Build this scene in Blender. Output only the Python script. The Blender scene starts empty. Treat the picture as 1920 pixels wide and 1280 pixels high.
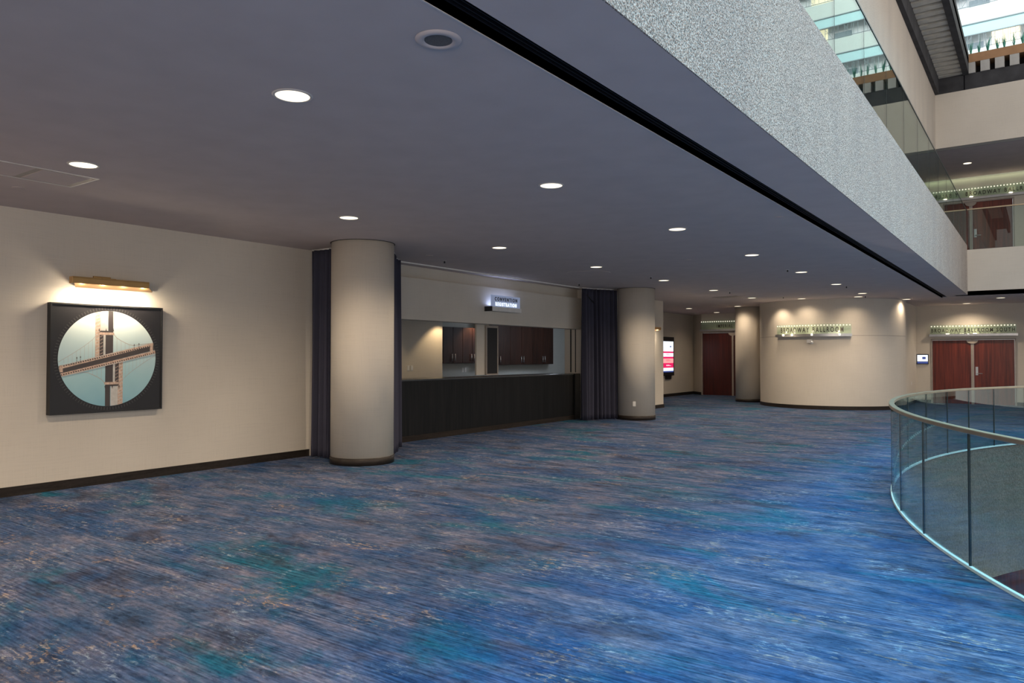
import bpy, bmesh, math, random
from mathutils import Vector, Matrix
random.seed(7)
S = bpy.context.scene
COL = S.collection
PI = math.pi

# ------------------------------------------------------------------ materials
def newmat(name):
    m = bpy.data.materials.new(name); m.use_nodes = True
    nt = m.node_tree; nt.nodes.clear()
    out = nt.nodes.new('ShaderNodeOutputMaterial')
    b = nt.nodes.new('ShaderNodeBsdfPrincipled')
    nt.links.new(b.outputs[0], out.inputs[0])
    return m, nt, b
def L(nt, a, b): nt.links.new(a, b)
def coords(nt, scale=(1,1,1), rot=(0,0,0)):
    tc = nt.nodes.new('ShaderNodeTexCoord'); mp = nt.nodes.new('ShaderNodeMapping')
    mp.inputs['Scale'].default_value = scale; mp.inputs['Rotation'].default_value = rot
    L(nt, tc.outputs['Object'], mp.inputs[0]); return mp.outputs[0]
def noise(nt, vec, scale=1.0, detail=2.0, rough=0.5, dist=0.0):
    n = nt.nodes.new('ShaderNodeTexNoise'); n.inputs['Scale'].default_value = scale
    n.inputs['Detail'].default_value = detail; n.inputs['Roughness'].default_value = rough
    n.inputs['Distortion'].default_value = dist
    L(nt, vec, n.inputs['Vector']); return n.outputs['Fac']
def ramp(nt, fac, stops, interp='LINEAR'):
    r = nt.nodes.new('ShaderNodeValToRGB'); r.color_ramp.interpolation = interp
    e = r.color_ramp.elements
    e[0].position, e[0].color = stops[0][0], tuple(stops[0][1])+(1,) if len(stops[0][1])==3 else stops[0][1]
    e[1].position, e[1].color = stops[-1][0], tuple(stops[-1][1])+(1,)
    for p, c in stops[1:-1]:
        n = e.new(p); n.color = tuple(c)+(1,)
    L(nt, fac, r.inputs[0]); return r.outputs[0]
def mixc(nt, fac, a, b, mode='MIX'):
    m = nt.nodes.new('ShaderNodeMix'); m.data_type = 'RGBA'; m.blend_type = mode
    if isinstance(fac, (int,float)): m.inputs[0].default_value = fac
    else: L(nt, fac, m.inputs[0])
    for i, v in ((6,a),(7,b)):
        if isinstance(v, tuple): m.inputs[i].default_value = v+(1,) if len(v)==3 else v
        else: L(nt, v, m.inputs[i])
    return m.outputs[2]
def math_(nt, op, a, b=0.0):
    m = nt.nodes.new('ShaderNodeMath'); m.operation = op
    for i, v in enumerate((a,b)):
        if isinstance(v,(int,float)): m.inputs[i].default_value = v
        else: L(nt, v, m.inputs[i])
    return m.outputs[0]
def bump(nt, b, h, strength=0.3, dist=0.01):
    n = nt.nodes.new('ShaderNodeBump'); n.inputs['Strength'].default_value = strength
    n.inputs['Distance'].default_value = dist
    L(nt, h, n.inputs['Height']); L(nt, n.outputs[0], b.inputs['Normal'])
def plain(name, c, rough=0.6, metal=0.0, var=0.08, sc=6.0, spec=0.5):
    m, nt, b = newmat(name)
    f = noise(nt, coords(nt), sc, 3)
    lo = tuple(x*(1-var) for x in c); hi = tuple(min(1,x*(1+var)) for x in c)
    L(nt, ramp(nt, f, [(0.3, lo),(0.7, hi)]), b.inputs['Base Color'])
    b.inputs['Roughness'].default_value = rough; b.inputs['Metallic'].default_value = metal
    b.inputs['Specular IOR Level'].default_value = spec
    return m
def emis(name, c, s):
    m, nt, b = newmat(name)
    b.inputs['Base Color'].default_value = (c[0]*.5,c[1]*.5,c[2]*.5,1)
    b.inputs['Emission Color'].default_value = c+(1,); b.inputs['Emission Strength'].default_value = s
    return m

def wallcover(name, c):
    m, nt, b = newmat(name)
    v = coords(nt, (1,1,1))
    big = noise(nt, v, 1.2, 2)
    hor = noise(nt, coords(nt, (3,3,160)), 1.0, 2)
    ver = noise(nt, coords(nt, (160,160,3)), 1.0, 2)
    w = math_(nt, 'ADD', hor, ver)
    base = ramp(nt, big, [(0.3, tuple(x*.97 for x in c)),(0.7, tuple(x*1.03 for x in c))])
    dark = ramp(nt, w, [(0.75,(0.96,0.96,0.96)),(1.25,(1.025,1.025,1.025))])
    L(nt, mixc(nt, 1.0, base, dark, 'MULTIPLY'), b.inputs['Base Color'])
    b.inputs['Roughness'].default_value = 0.75; b.inputs['Specular IOR Level'].default_value = 0.25
    bump(nt, b, w, 0.12, 0.002)
    return m
def carpet():
    m, nt, b = newmat('patterned_carpet')
    def N(sx, sy, detail=3, rough=.55, dist=0., off=0):
        tc = nt.nodes.new('ShaderNodeTexCoord'); mp = nt.nodes.new('ShaderNodeMapping')
        mp.inputs['Scale'].default_value = (sx, sy, 1); mp.inputs['Location'].default_value = (off, off*1.7, off)
        L(nt, tc.outputs['Object'], mp.inputs[0])
        return noise(nt, mp.outputs[0], 1.0, detail, rough, dist)
    base = ramp(nt, N(1.9, 5.5, 6, .68, .4), [(0.30,(.015,.032,.070)),(0.43,(.036,.068,.135)),(0.54,(.074,.094,.158)),(0.68,(.130,.125,.168))])
    teal = ramp(nt, N(.6, 1.1, 6, .68, .7, 11), [(0.52,(0,0,0)),(0.62,(1,1,1))])
    c = mixc(nt, math_(nt,'MULTIPLY',teal,.80), base, (.002,.080,.130))
    blue = ramp(nt, N(.7, 1.2, 6, .68, .6, 31), [(0.49,(0,0,0)),(0.62,(1,1,1))])
    c = mixc(nt, math_(nt,'MULTIPLY',blue,.62), c, (.010,.045,.130))
    br = ramp(nt, N(1.3, 2.2, 6, .7, .5, 53), [(0.53,(0,0,0)),(0.64,(1,1,1))])
    c = mixc(nt, math_(nt,'MULTIPLY',br,.6), c, (.032,.027,.036))
    # worn light flecks in clusters
    fl = ramp(nt, N(12, 30, 5, .75, .5, 71), [(0.52,(0,0,0)),(0.60,(1,1,1))])
    fm = ramp(nt, N(1.4, 2.4, 5, .7, .6, 5), [(0.50,(.03,.03,.03)),(0.64,(1,1,1))])
    fcol = ramp(nt, N(1.8, 2.6, 2, .5, 0, 91), [(0.40,(.20,.26,.33)),(0.5,(.30,.27,.24)),(0.62,(.32,.21,.12))])
    c = mixc(nt, math_(nt,'MULTIPLY',math_(nt,'MULTIPLY',fl,fm),.80), c, fcol)
    dk = ramp(nt, N(11, 34, 5, .75, .3, 23), [(0.32,(.42,.44,.50)),(0.5,(1,1,1)),(.68,(1.45,1.4,1.35))])
    c = mixc(nt, 1.0, c, dk, 'MULTIPLY')
    rib = N(1.5, 62, 1, .5, 0, 3)
    rm = ramp(nt, N(.8, 1.2, 2, .5, 0, 41), [(0.38,(.35,.35,.35)),(0.60,(1,1,1))])
    rr = ramp(nt, rib, [(0.36,(.55,.60,.66)),(0.5,(1,1,1)),(0.64,(1.45,1.4,1.35))])
    c = mixc(nt, rm, c, mixc(nt,1.0,c,rr,'MULTIPLY'))
    L(nt, c, b.inputs['Base Color'])
    b.inputs['Roughness'].default_value = .95; b.inputs['Specular IOR Level'].default_value = .08
    bump(nt, b, rib, .25, .004)
    return m
def stucco(name, lo, hi, sc=70):
    m, nt, b = newmat(name)
    v = coords(nt)
    f = noise(nt, v, sc, 2, .7)
    g = noise(nt, v, sc*.45, 2, .6)
    c = ramp(nt, f, [(0.36,lo),(0.5,tuple((a+b_)/2 for a,b_ in zip(lo,hi))),(0.62,hi)])
    st = ramp(nt, noise(nt, coords(nt,(1.2,1.2,.25)), 1.5, 3), [(0.3,(.9,.9,.92)),(0.7,(1.05,1.05,1.05))])
    L(nt, mixc(nt,1.0,c,st,'MULTIPLY'), b.inputs['Base Color'])
    b.inputs['Roughness'].default_value = .85
    bump(nt, b, math_(nt,'ADD',f,g), .9, .02)
    return m
def wood(name, lo, hi, rough=.35, sc=(14,14,.9)):
    m, nt, b = newmat(name)
    f = noise(nt, coords(nt, sc), 1.0, 4, .6, .6)
    g = noise(nt, coords(nt, (sc[0]*9,sc[1]*9,sc[2]*2)), 1.0, 2, .5)
    L(nt, ramp(nt, math_(nt,'ADD',math_(nt,'MULTIPLY',f,.7),math_(nt,'MULTIPLY',g,.3)), [(0.35,lo),(0.65,hi)]), b.inputs['Base Color'])
    b.inputs['Roughness'].default_value = rough
    b.inputs['Specular IOR Level'].default_value = .5 if hi[0] > .08 else .18
    return m
def glass(name, tint, ior=1.5, rough=0.0):
    m = bpy.data.materials.new(name); m.use_nodes = True; nt = m.node_tree; nt.nodes.clear()
    out = nt.nodes.new('ShaderNodeOutputMaterial'); mix = nt.nodes.new('ShaderNodeMixShader')
    tr = nt.nodes.new('ShaderNodeBsdfTransparent'); gl = nt.nodes.new('ShaderNodeBsdfGlossy')
    fr = nt.nodes.new('ShaderNodeFresnel'); 
    geo = nt.nodes.new('ShaderNodeNewGeometry')
    L(nt, math_(nt,'ADD',ior, math_(nt,'MULTIPLY',geo.outputs['Backfacing'],1/ior-ior)), fr.inputs[0])
    n = noise(nt, coords(nt), .6, 1)
    L(nt, ramp(nt, n, [(0.3,tint),(0.7,tuple(min(1,t*1.01) for t in tint))]), tr.inputs[0])
    gl.inputs['Roughness'].default_value = rough; gl.inputs['Color'].default_value = (.92,1,.97,1)
    L(nt, fr.outputs[0], mix.inputs[0]); L(nt, tr.outputs[0], mix.inputs[1]); L(nt, gl.outputs[0], mix.inputs[2])
    L(nt, mix.outputs[0], out.inputs[0]); return m

M = {}
M['carpet'] = carpet()
M['wall'] = wallcover('beige_wallcovering', (.61,.555,.48))
M['wall_grey'] = wallcover('grey_paint', (.42,.43,.41))
M['ceil'] = plain('ceiling_paint', (.58,.50,.475), .9, 0, .04, 3, .2)
M['white'] = plain('white_paint', (.75,.73,.70), .6)
M['base'] = wood('dark_base', (.018,.014,.012), (.035,.028,.024), .4, (2,2,20))
M['stucco'] = stucco('speckled_stucco', (.075,.067,.060), (.70,.61,.54), 95)
M['stucco2'] = stucco('upper_wall_stucco', (.42,.37,.31), (.56,.50,.43), 60)
M['fascia'] = stucco('well_fascia', (.085,.08,.068), (.15,.14,.12), 30)
M['door'] = wood('mahogany_door', (.060,.008,.005), (.20,.032,.016), .3, (16,16,.7))
M['door_dark'] = wood('dark_mahogany_door', (.035,.006,.006), (.09,.014,.010), .35, (16,16,.7))
M['cab'] = wood('espresso_cabinet', (.014,.007,.005), (.042,.017,.011), .55, (10,10,1))
M['counter'] = wood('charcoal_laminate', (.008,.009,.010), (.018,.018,.019), .38, (18,18,.8))
M['countertop'] = plain('countertop_stone', (.05,.055,.06), .2)
M['curtain'] = plain('navy_curtain', (.045,.045,.070), .8, 0, .06, 4, .25)
M['black'] = plain('black_metal', (.012,.012,.014), .5)
M['slot'] = plain('slot_black', (.004,.004,.006), .8, 0, .1, 5, .1)
M['fin'] = plain('slot_fin', (.010,.010,.014), .6, 0, .1, 5, .2)
M['brass'] = plain('aged_brass', (.42,.25,.10), .32, .9)
M['bronze'] = plain('satin_rail_metal', (.52,.41,.28), .36, .8)
M['steel'] = plain('brushed_steel', (.55,.55,.56), .3, .9)
M['frame_m'] = plain('door_frame_paint', (.36,.31,.27), .45)
M['glass'] = glass('clear_glass', (.80,.87,.86))
M['glass_up'] = glass('upper_glass', (.62,.70,.66), 2.1)
M['sign_glass'] = glass('sign_glass', (.90,.97,.93), 1.45)
M['joint'] = plain('glass_joint', (.008,.018,.020), .3)
M['shoe'] = plain('pale_edge_trim', (.55,.72,.74), .35, .0)
M['frost'] = emis('glowing_frosted_glass', (.42,.50,.74), .32)
M['letter'] = plain('dark_letter', (.045,.04,.03), .4)
M['letter_lit'] = emis('lit_letter', (.80,.90,1.0), 1.3)
M['dot'] = emis('lit_dot', (1.0,.93,.75), .9)
M['dotb'] = emis('cool_dot', (.6,.75,1.0), 1.0)
M['glint'] = emis('warm_lens', (1.0,.86,.62), 4.5)
M['lens'] = emis('downlight_lens', (1.0,.87,.64), 1.7)
M['ring'] = plain('downlight_ring', (.62,.58,.55), .4)
M['grille'] = plain('speaker_grille', (.13,.12,.115), .7, 0, .3, 200)
M['plate'] = plain('outlet_white', (.7,.68,.66), .4)
M['dark_slab'] = plain('dark_beam', (.050,.050,.054), .8, 0, .25, 3, .2)
M['slat'] = plain('soffit_slat', (.60,.57,.50), .8, 0, .12, 5, .2)
M['corbel'] = plain('corbel_plaster', (.42,.41,.39), .8)
M['orange'] = plain('planter_wood', (.36,.20,.10), .7)
M['leaf'] = plain('leaf_green', (.05,.30,.22), .45, 0, .4, 20)
M['tower'] = plain('tower_white', (.66,.69,.67), .8, 0, .03, .3)
M['tower_b'] = plain('tower_blue_panel', (.52,.74,.78), .7, 0, .05, .3)
M['tower_in'] = plain('tower_recess', (.80,.77,.80), .8, 0, .08, .4)
M['tower_gray'] = plain('tower_vent', (.22,.26,.30), .6)
M['rail_gray'] = plain('balcony_rail', (.25,.29,.32), .5)
M['warmlit'] = emis('warm_room_light', (1.0,.85,.58), 1.5)
M['scr_w'] = emis('screen_white', (.85,.92,1.0), 1.05)
M['scr_p'] = emis('screen_pink', (.80,.015,.12), .9)
M['scr_n'] = emis('screen_navy', (.05,.08,.30), .7)
M['scr_s'] = emis('screen_sun', (.95,.35,.35), 1.0)
M['mat_black'] = plain('print_black', (.013,.012,.014), .42)
M['tick'] = plain('print_tick', (.060,.055,.055), .45)
def skyprint():
    m, nt, b = newmat('print_sky')
    tc = nt.nodes.new('ShaderNodeTexCoord'); sp = nt.nodes.new('ShaderNodeSeparateXYZ'); L(nt, tc.outputs['Object'], sp.inputs[0])
    n = noise(nt, tc.outputs['Object'], 3, 2)
    z = math_(nt,'ADD', math_(nt,'MULTIPLY', sp.outputs['Z'], .85), math_(nt,'MULTIPLY', n, .25))
    L(nt, ramp(nt, z, [(0.1,(.16,.36,.46)),(0.45,(.32,.52,.56)),(0.75,(.46,.60,.62)),(1.1,(.62,.70,.68))]), b.inputs['Base Color'])
    b.inputs['Roughness'].default_value = .35
    return m
M['p_sky'] = skyprint()
M['p_steel'] = plain('print_pink_steel', (.50,.36,.28), .5, 0, .3, 40)
M['p_pale'] = plain('print_pale_stone', (.52,.50,.47), .5, 0, .1, 20)
M['p_dark'] = plain('print_dark_steel', (.055,.045,.045), .5)
M['p_line'] = plain('print_cable', (.40,.34,.31), .5)

# ------------------------------------------------------------------ mesh builder
class MB:
    def __init__(s): s.bm = bmesh.new(); s.mats = []
    def mi(s, m):
        if m not in s.mats: s.mats.append(m)
        return s.mats.index(m)
    def face(s, pts, m):
        f = s.bm.faces.new([s.bm.verts.new(p) for p in pts]); f.material_index = s.mi(m); return f
    def box(s, x0,x1,y0,y1,z0,z1, m, mat4=None):
        i = s.mi(m)
        v = [s.bm.verts.new((x,y,z)) for x in (x0,x1) for y in (y0,y1) for z in (z0,z1)]
        if mat4 is not None:
            for q in v: q.co = mat4 @ q.co
        for a in ((0,1,3,2),(4,6,7,5),(0,4,5,1),(2,3,7,6),(0,2,6,4),(1,5,7,3)):
            s.bm.faces.new([v[k] for k in a]).material_index = i
        return s
    def grid(s, rows, m, closed=False, smooth=True):
        i = s.mi(m); vs = [[s.bm.verts.new(p) for p in r] for r in rows]
        for a in range(len(vs)-1):
            n = len(vs[a]); rng = range(n if closed else n-1)
            for b in rng:
                f = s.bm.faces.new((vs[a][b],vs[a][(b+1)%n],vs[a+1][(b+1)%n],vs[a+1][b])); f.material_index=i; f.smooth=smooth
        return vs
    def cyl(s, cx,cy,z0,z1,r, m, n=48, r2=None, cap=True, smooth=True):
        r2 = r if r2 is None else r2
        rows = [[(cx+rr*math.cos(2*PI*k/n), cy+rr*math.sin(2*PI*k/n), z) for k in range(n)] for rr,z in ((r,z0),(r2,z1))]
        vs = s.grid(rows, m, True, smooth)
        if cap:
            i = s.mi(m)
            s.bm.faces.new(vs[1]).material_index=i; s.bm.faces.new(vs[0][::-1]).material_index=i
        return s
    def lathe(s, cx,cy, prof, m, n=40):
        s.grid([[(cx+r*math.cos(2*PI*k/n), cy+r*math.sin(2*PI*k/n), z) for k in range(n)] for r,z in prof], m, True)
        return s
    def bar(s, p, q, w, m, n=6):
        p=Vector(p); q=Vector(q); d=(q-p); l=d.length
        if l<1e-6: return s
        R = d.to_track_quat('Z','Y').to_matrix().to_4x4(); T = Matrix.Translation(p) @ R
        rows=[[T @ Vector((w*math.cos(2*PI*k/n), w*math.sin(2*PI*k/n), z)) for k in range(n)] for z in (0,l)]
        vs=s.grid(rows, m, True); i=s.mi(m)
        s.bm.faces.new(vs[1]).material_index=i; s.bm.faces.new(vs[0][::-1]).material_index=i
        return s
    def arc(s, cx,cy,r0,r1,z0,z1,a0,a1, m, n=64):
        # curved wall band between two radii
        rows=[]
        for k in range(n+1):
            a=a0+(a1-a0)*k/n; c,sn=math.cos(a),math.sin(a)
            rows.append([(cx+r0*c,cy+r0*sn,z0),(cx+r1*c,cy+r1*sn,z0),(cx+r1*c,cy+r1*sn,z1),(cx+r0*c,cy+r0*sn,z1)])
        vs=s.grid(rows, m, True, False); i=s.mi(m)
        s.bm.faces.new(vs[0]).material_index=i; s.bm.faces.new(vs[-1][::-1]).material_index=i
        for f in s.bm.faces:
            pass
        return s
    def build(s, name, parent=None, org=None, bevel=0):
        bm=s.bm
        bmesh.ops.recalc_face_normals(bm, faces=bm.faces[:])
        base=Vector((0,0,0))
        p=parent
        if p is not None:
            while p: base += Vector(p.location); p=p.parent
        if org == 'auto':
            xs=[v.co for v in bm.verts]
            o=Vector(((min(c.x for c in xs)+max(c.x for c in xs))/2,(min(c.y for c in xs)+max(c.y for c in xs))/2,min(c.z for c in xs)))
        elif org is None: o=base.copy()
        else: o=Vector(org)
        bmesh.ops.translate(bm, verts=bm.verts[:], vec=-o)
        me=bpy.data.meshes.new(name); bm.to_mesh(me); bm.free()
        for m in s.mats: me.materials.append(M[m])
        ob=bpy.data.objects.new(name, me); COL.objects.link(ob)
        ob.location = o-base
        if parent: ob.parent=parent
        if bevel:
            bv=ob.modifiers.new('bevel','BEVEL'); bv.width=bevel; bv.segments=2; bv.limit_method='ANGLE'
        return ob
def tag(o, label, cat, group=None):
    o['label']=label; o['category']=cat
    if group: o['group']=group
    return o
def thing(name, label, cat, loc=(0,0,0), group=None):
    o=bpy.data.objects.new(name,None); COL.objects.link(o); o.location=loc; o.empty_display_size=.1
    return tag(o,label,cat,group)
def struct(o, label=None, cat=None):
    o['kind']='structure'
    if label: o['label']=label
    if cat: o['category']=cat
    return o
def box(name, x0,x1,y0,y1,z0,z1,m,parent=None,bevel=0,org='auto'):
    return MB().box(x0,x1,y0,y1,z0,z1,m).build(name,parent,org,bevel)
def text_mesh(body, size, mat, name, parent, xf, sx=1.0, depth=.004, bend=None, align='CENTER'):
    cu=bpy.data.curves.new(name,'FONT'); cu.body=body; cu.size=size; cu.extrude=depth; cu.align_x=align; cu.space_character=1.45; cu.offset=.0035
    t=bpy.data.objects.new('tmp_text',cu); COL.objects.link(t)
    bpy.context.view_layer.update()
    me=bpy.data.meshes.new_from_object(t.evaluated_get(bpy.context.evaluated_depsgraph_get()))
    bpy.data.objects.remove(t); bpy.data.curves.remove(cu)
    base=Vector((0,0,0)); p=parent
    while p: base+=Vector(p.location); p=p.parent
    for v in me.vertices:
        c=Vector((v.co.x*sx, v.co.y, v.co.z))
        c = bend(c) if bend else xf @ c
        v.co=c-base
    me.materials.clear(); me.materials.append(M[mat])
    bm=bmesh.new(); bm.from_mesh(me); bmesh.ops.remove_doubles(bm,verts=bm.verts[:],dist=1e-6)
    seen=set(); bm.verts.ensure_lookup_table()
    for v0 in bm.verts:
        if v0.index in seen: continue
        comp=[v0]; seen.add(v0.index)
        for v in comp:
            for e in v.link_edges:
                o=e.other_vert(v)
                if o.index not in seen: seen.add(o.index); comp.append(o)
        ids={v.index:i for i,v in enumerate(comp)}
        fs=[[ids[q.index] for q in f.verts] for f in bm.faces if f.verts[0].index in ids]
        m2=bpy.data.meshes.new('letter'); m2.from_pydata([v.co[:] for v in comp],[],fs); m2.materials.append(M[mat])
        ob=bpy.data.objects.new('letter',m2); COL.objects.link(ob); ob.parent=parent
    bm.free(); bpy.data.meshes.remove(me)
def lamp(kind, name, loc, power, color=(1,1,1), rot=None, **kw):
    l=bpy.data.lights.new(name,kind); l.energy=power; l.color=color
    for k,v in kw.items(): setattr(l,k,v)
    o=bpy.data.objects.new(name,l); COL.objects.link(o); o.location=loc
    if rot: o.rotation_euler=rot
    return o
WARM=(1.0,.80,.58)

CZ=3.2         # low ceiling
RC=(8.87,10.95); RR=10.40     # curved floor opening
XW=-9.27       # left wall plane
# ------------------------------------------------------------------ floor
def arc_x(y): 
    d=RR*RR-(y-RC[1])**2
    return RC[0]-math.sqrt(d) if d>0 else None
mb=MB(); ys=[-6.0]
ylo=RC[1]-RR+.001; yhi=RC[1]+RR-.001
n=72
arcp=[]
for k in range(n+1):
    a=PI/2+ PI*k/n
    arcp.append((RC[0]+RR*math.cos(a), RC[1]+RR*math.sin(a)))
arcp=arcp[::-1]   # from low y to high y
mb.face([(-13,-8,0),(RC[0],-8,0),(RC[0],arcp[0][1],0),(-13,arcp[0][1],0)],'carpet')
for (xa,ya),(xb,yb) in zip(arcp,arcp[1:]):
    mb.face([(-13,ya,0),(xa,ya,0),(xb,yb,0),(-13,yb,0)],'carpet')
mb.face([(-13,arcp[-1][1],0),(RC[0],arcp[-1][1],0),(RC[0],30,0),(-13,30,0)],'carpet')
for f in mb.bm.faces: f.smooth=False
bmesh.ops.remove_doubles(mb.bm, verts=mb.bm.verts[:], dist=.0001)
fl=mb.build('floor',None,(0,0,0)); struct(fl,'blue patterned carpet floor of the hall','floor')
# rim of the opening
mb=MB().arc(RC[0],RC[1],RR,RR+.35,-2.2,-.012,PI*.5,PI*1.5,'fascia',96)
struct(mb.build('trim_1',None,'auto'),'curved grey brown slab edge below the floor opening','slab edge')
box_low=MB(); box_low.face([(-14,-8,-5),(12,-8,-5),(12,34,-5),(-14,34,-5)],'carpet')
struct(box_low.build('floor_lower',None,'auto'),'carpet of the storey below the opening','floor')
struct(box('wall_lower',-6,6,18.4,18.6,-5,-2.21,'door'),'dark red wood wall of the storey below','wall')
struct(box('trim_2',-.33,-.29,18.34,18.395,-5,-2.21,'frame_m'),'pale vertical door frame on the storey below','trim')

# ------------------------------------------------------------------ low ceiling with continuous slot
mb=MB()
SX0,SX1=-2.30,-2.155
mb.box(-13,SX0,-8,30,CZ,CZ+.1,'ceil')
mb.box(SX1,-1.64,-8,23.35,CZ,CZ+.1,'ceil')
mb.box(SX1,9,23.35,24.0,CZ,CZ+.1,'ceil')
mb.box(SX0,9,24.14,28.2,CZ,CZ+.1,'ceil')
struct(mb.build('ceiling',None,(0,0,CZ)),'low grey painted ceiling over the carpeted hall','ceiling')
mb=MB()
for (a,b,c,d) in ((SX0,SX1,-8,24.14),(SX1,9,24.0,24.14)):
    mb.box(a,b,c,d,CZ+.12,CZ+.14,'slot')
mb.box(SX0-.012,SX0,-8,24.15,CZ,CZ+.12,'slot'); mb.box(SX1,SX1+.012,-8,24.0,CZ+.001,CZ+.12,'slot')
for k in range(4):
    x=SX0+.03+k*.03; mb.box(x-.004,x+.004,-8,24.14,CZ+.03,CZ+.10,'fin')
mb.box(SX0-.022,SX0-.012,-8,24.15,CZ-.004,CZ,'ring')
for k in range(240):
    y=0+k*.045; mb.box(SX0,SX1,y-.004,y+.004,CZ+.05,CZ+.10,'fin')
struct(mb.build('trim_13',None,(-2.27,0,CZ)),'long black linear air slot recessed in the low ceiling','air vent')

# ------------------------------------------------------------------ left side walls
W=lambda *a,**k: struct(box(*a,**k))
W('wall_left',XW-.25,XW,-8,9.3,0,CZ,'wall')
W('baseboard_left',XW,XW+.018,-8,7.46,0,.105,'base')
W('wall_left_far',XW-.25,XW,15.86,20.66,0,CZ,'wall')
struct(MB().box(XW,XW+.018,15.86,20.66,0,.105,'base').box(XW-.25,XW+.018,20.66,20.678,0,.105,'base').build('baseboard_left_far',None,'auto'))
# registration room
W('wall_room_left',-11.75,-11.5,9.0,13.15,0,2.55,'wall')
W('wall_room_back',-12.7,-12.45,13.15,20.4,0,2.55,'wall_grey')
W('wall_room_right',-12.45,XW-.25,20.4,20.64,0,2.55,'wall_grey')
W('wall_room_front',-12.7,XW-.25,8.8,9.0,0,2.55,'wall')
W('ceiling_room',-12.7,XW-.26,8.8,20.64,2.55,2.6,'white')
# wall above opening + header box
W('wall_above_counter',XW-.25,XW-.12,9.3,15.86,2.21,CZ,'wall')
W('trim_3',XW-.12,XW-.03+.02,9.3,15.81,2.21,2.97,'wall')
W('trim_4',XW-.5,XW+.0,15.83,15.86,0,CZ,'wall')
W('trim_5',XW-.25,XW-.0,9.3,9.45,0,CZ,'wall')
# shutter tracks in the jamb
struct(MB().box(-9.60,-9.57,15.815,15.83,1.14,2.22,'black').box(-9.46,-9.44,15.815,15.83,1.14,2.22,'black').build('trim_6',None,'auto'),'dark shutter tracks on the right jamb of the counter opening','trim')
# back room pillar + framed panel
W('wall_pillar',-9.66,-9.62,12.08,12.50,1.15,2.55,'wall')
p=thing('framed_panel','tall black panel in a pale frame standing on the long counter','framed panel',(-9.58,12.56,1.14))
box('panel',-9.60,-9.585,12.39,12.75,1.17,2.15,'black',p,0,None)
mb=MB()
mb.box(-9.605,-9.575,12.36,12.39,1.142,2.20,'frame_m').box(-9.605,-9.575,12.75,12.785,1.142,2.20,'frame_m').box(-9.605,-9.575,12.39,12.75,1.142,1.17,'frame_m').box(-9.605,-9.575,12.39,12.75,2.15,2.20,'frame_m')
mb.build('frame',p)

# registration counter
ct=thing('registration_counter','long dark charcoal registration counter under the wall opening','counter',(-9.4,12.6,0))
box('front_panel',-9.38,-9.33,9.46,15.55,.10,1.09,'counter',ct,0,None)
box('end_panel',-9.62,-9.30,15.55,15.80,.0,1.115,'counter',ct,0.004,None)
box('kickboard',-9.36,-9.315,9.46,15.55,0,.10,'base',ct,0,None)
box('countertop',-9.95,-9.322,9.46,15.55,1.09,1.12,'countertop',ct,.004,None)
box('body',-9.85,-9.38,9.46,15.55,0,1.09,'counter',ct,0,None)

# wall cabinets inside
def cabinet(y0,y1,z0,z1,nd,label,first):
    c=thing('wall_cabinet',label,'cabinet',(-12.27,(y0+y1)/2,z0),'dark wall cabinets behind the counter')
    box('body',-12.45,-12.12,y0,y1,z0,z1,'cab',c,0,None)
    w=(y1-y0)/nd
    for k in range(nd):
        a=y0+k*w+.006; b=y0+(k+1)*w-.006
        d=box('door',-12.12,-12.10,a,b,z0+.005,z1-.005,'cab',c,.002,None)
        hy = b-.05 if k%2==0 else a+.05
        MB().bar((-12.07,hy,z0+.06),(-12.07,hy,z0+.24),.011,'steel').bar((-12.10,hy,z0+.08),(-12.07,hy,z0+.08),.006,'steel').bar((-12.10,hy,z0+.22),(-12.07,hy,z0+.22),.006,'steel').build('handle',d)
cabinet(13.86,15.40,1.36,2.28,4,'dark espresso wall cabinet left of the beige pillar behind the counter',1)
cabinet(15.6,18.95,1.30,2.42,6,'wide dark espresso wall cabinet right of the framed panel behind the counter',0)
bc=thing('back_counter','low back counter along the rear wall under the dark cabinets','counter',(-12.2,16.3,0))
box('body',-12.44,-12.0,13.2,20.3,0,.90,'wall_grey',bc,0,None); box('worktop',-12.44,-11.97,13.2,20.3,.90,.94,'countertop',bc,0,None)
def outlet(loc, axis, label, n=1, group=None, ang=0):
    t=thing('wall_outlet',label,'outlet',loc,group)
    x,y,z=loc
    for k in range(n):
        R=Matrix.Translation((x,y,z)) @ Matrix.Rotation(ang,4,'Z')
        MB().box(0,.006,k*.11-.035,k*.11+.035,0,.115,'plate',R).build('cover_plate',t,None,.002)
        MB().box(.006,.008,k*.11-.017,k*.11+.017,.020,.050,'white',R).box(.006,.008,k*.11-.017,k*.11+.017,.065,.095,'white',R).build('socket',t)
    return t
outlet((-11.5,12.0,1.22),0,'pair of white outlets on the lit wall left of the cabinets',2)
outlet((-12.45,15.05,1.12),0,'pair of white outlets under the left wall cabinet',2)

# ------------------------------------------------------------------ round columns
def column(x,y,label,r=.455):
    c=thing('round_column',label,'column',(x,y,0),'round beige columns')
    MB().cyl(x,y,.10,CZ,r,'wall',96).build('shaft',c)
    MB().cyl(x,y,0,.105,r+.009,'base',96).build('base_trim',c)
    MB().cyl(x,y,CZ-.006,CZ+.001,r+.014,'base',96).build('top_reveal',c)
    return c
column(-8.11,7.50,'nearest and largest round beige column, dark curtain on both sides')
column(-8.13,16.52,'middle round beige column right of the registration counter')
column(-8.11,25.08,'farthest round beige column beside the curved ballroom wall')
a=math.atan2(15.2-16.52,-7.75+8.13)
outlet((-8.13+.457*math.cos(-1.22),16.52+.457*math.sin(-1.22),.34),0,'white outlet low on the middle round column',1,None,-1.22)

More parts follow.
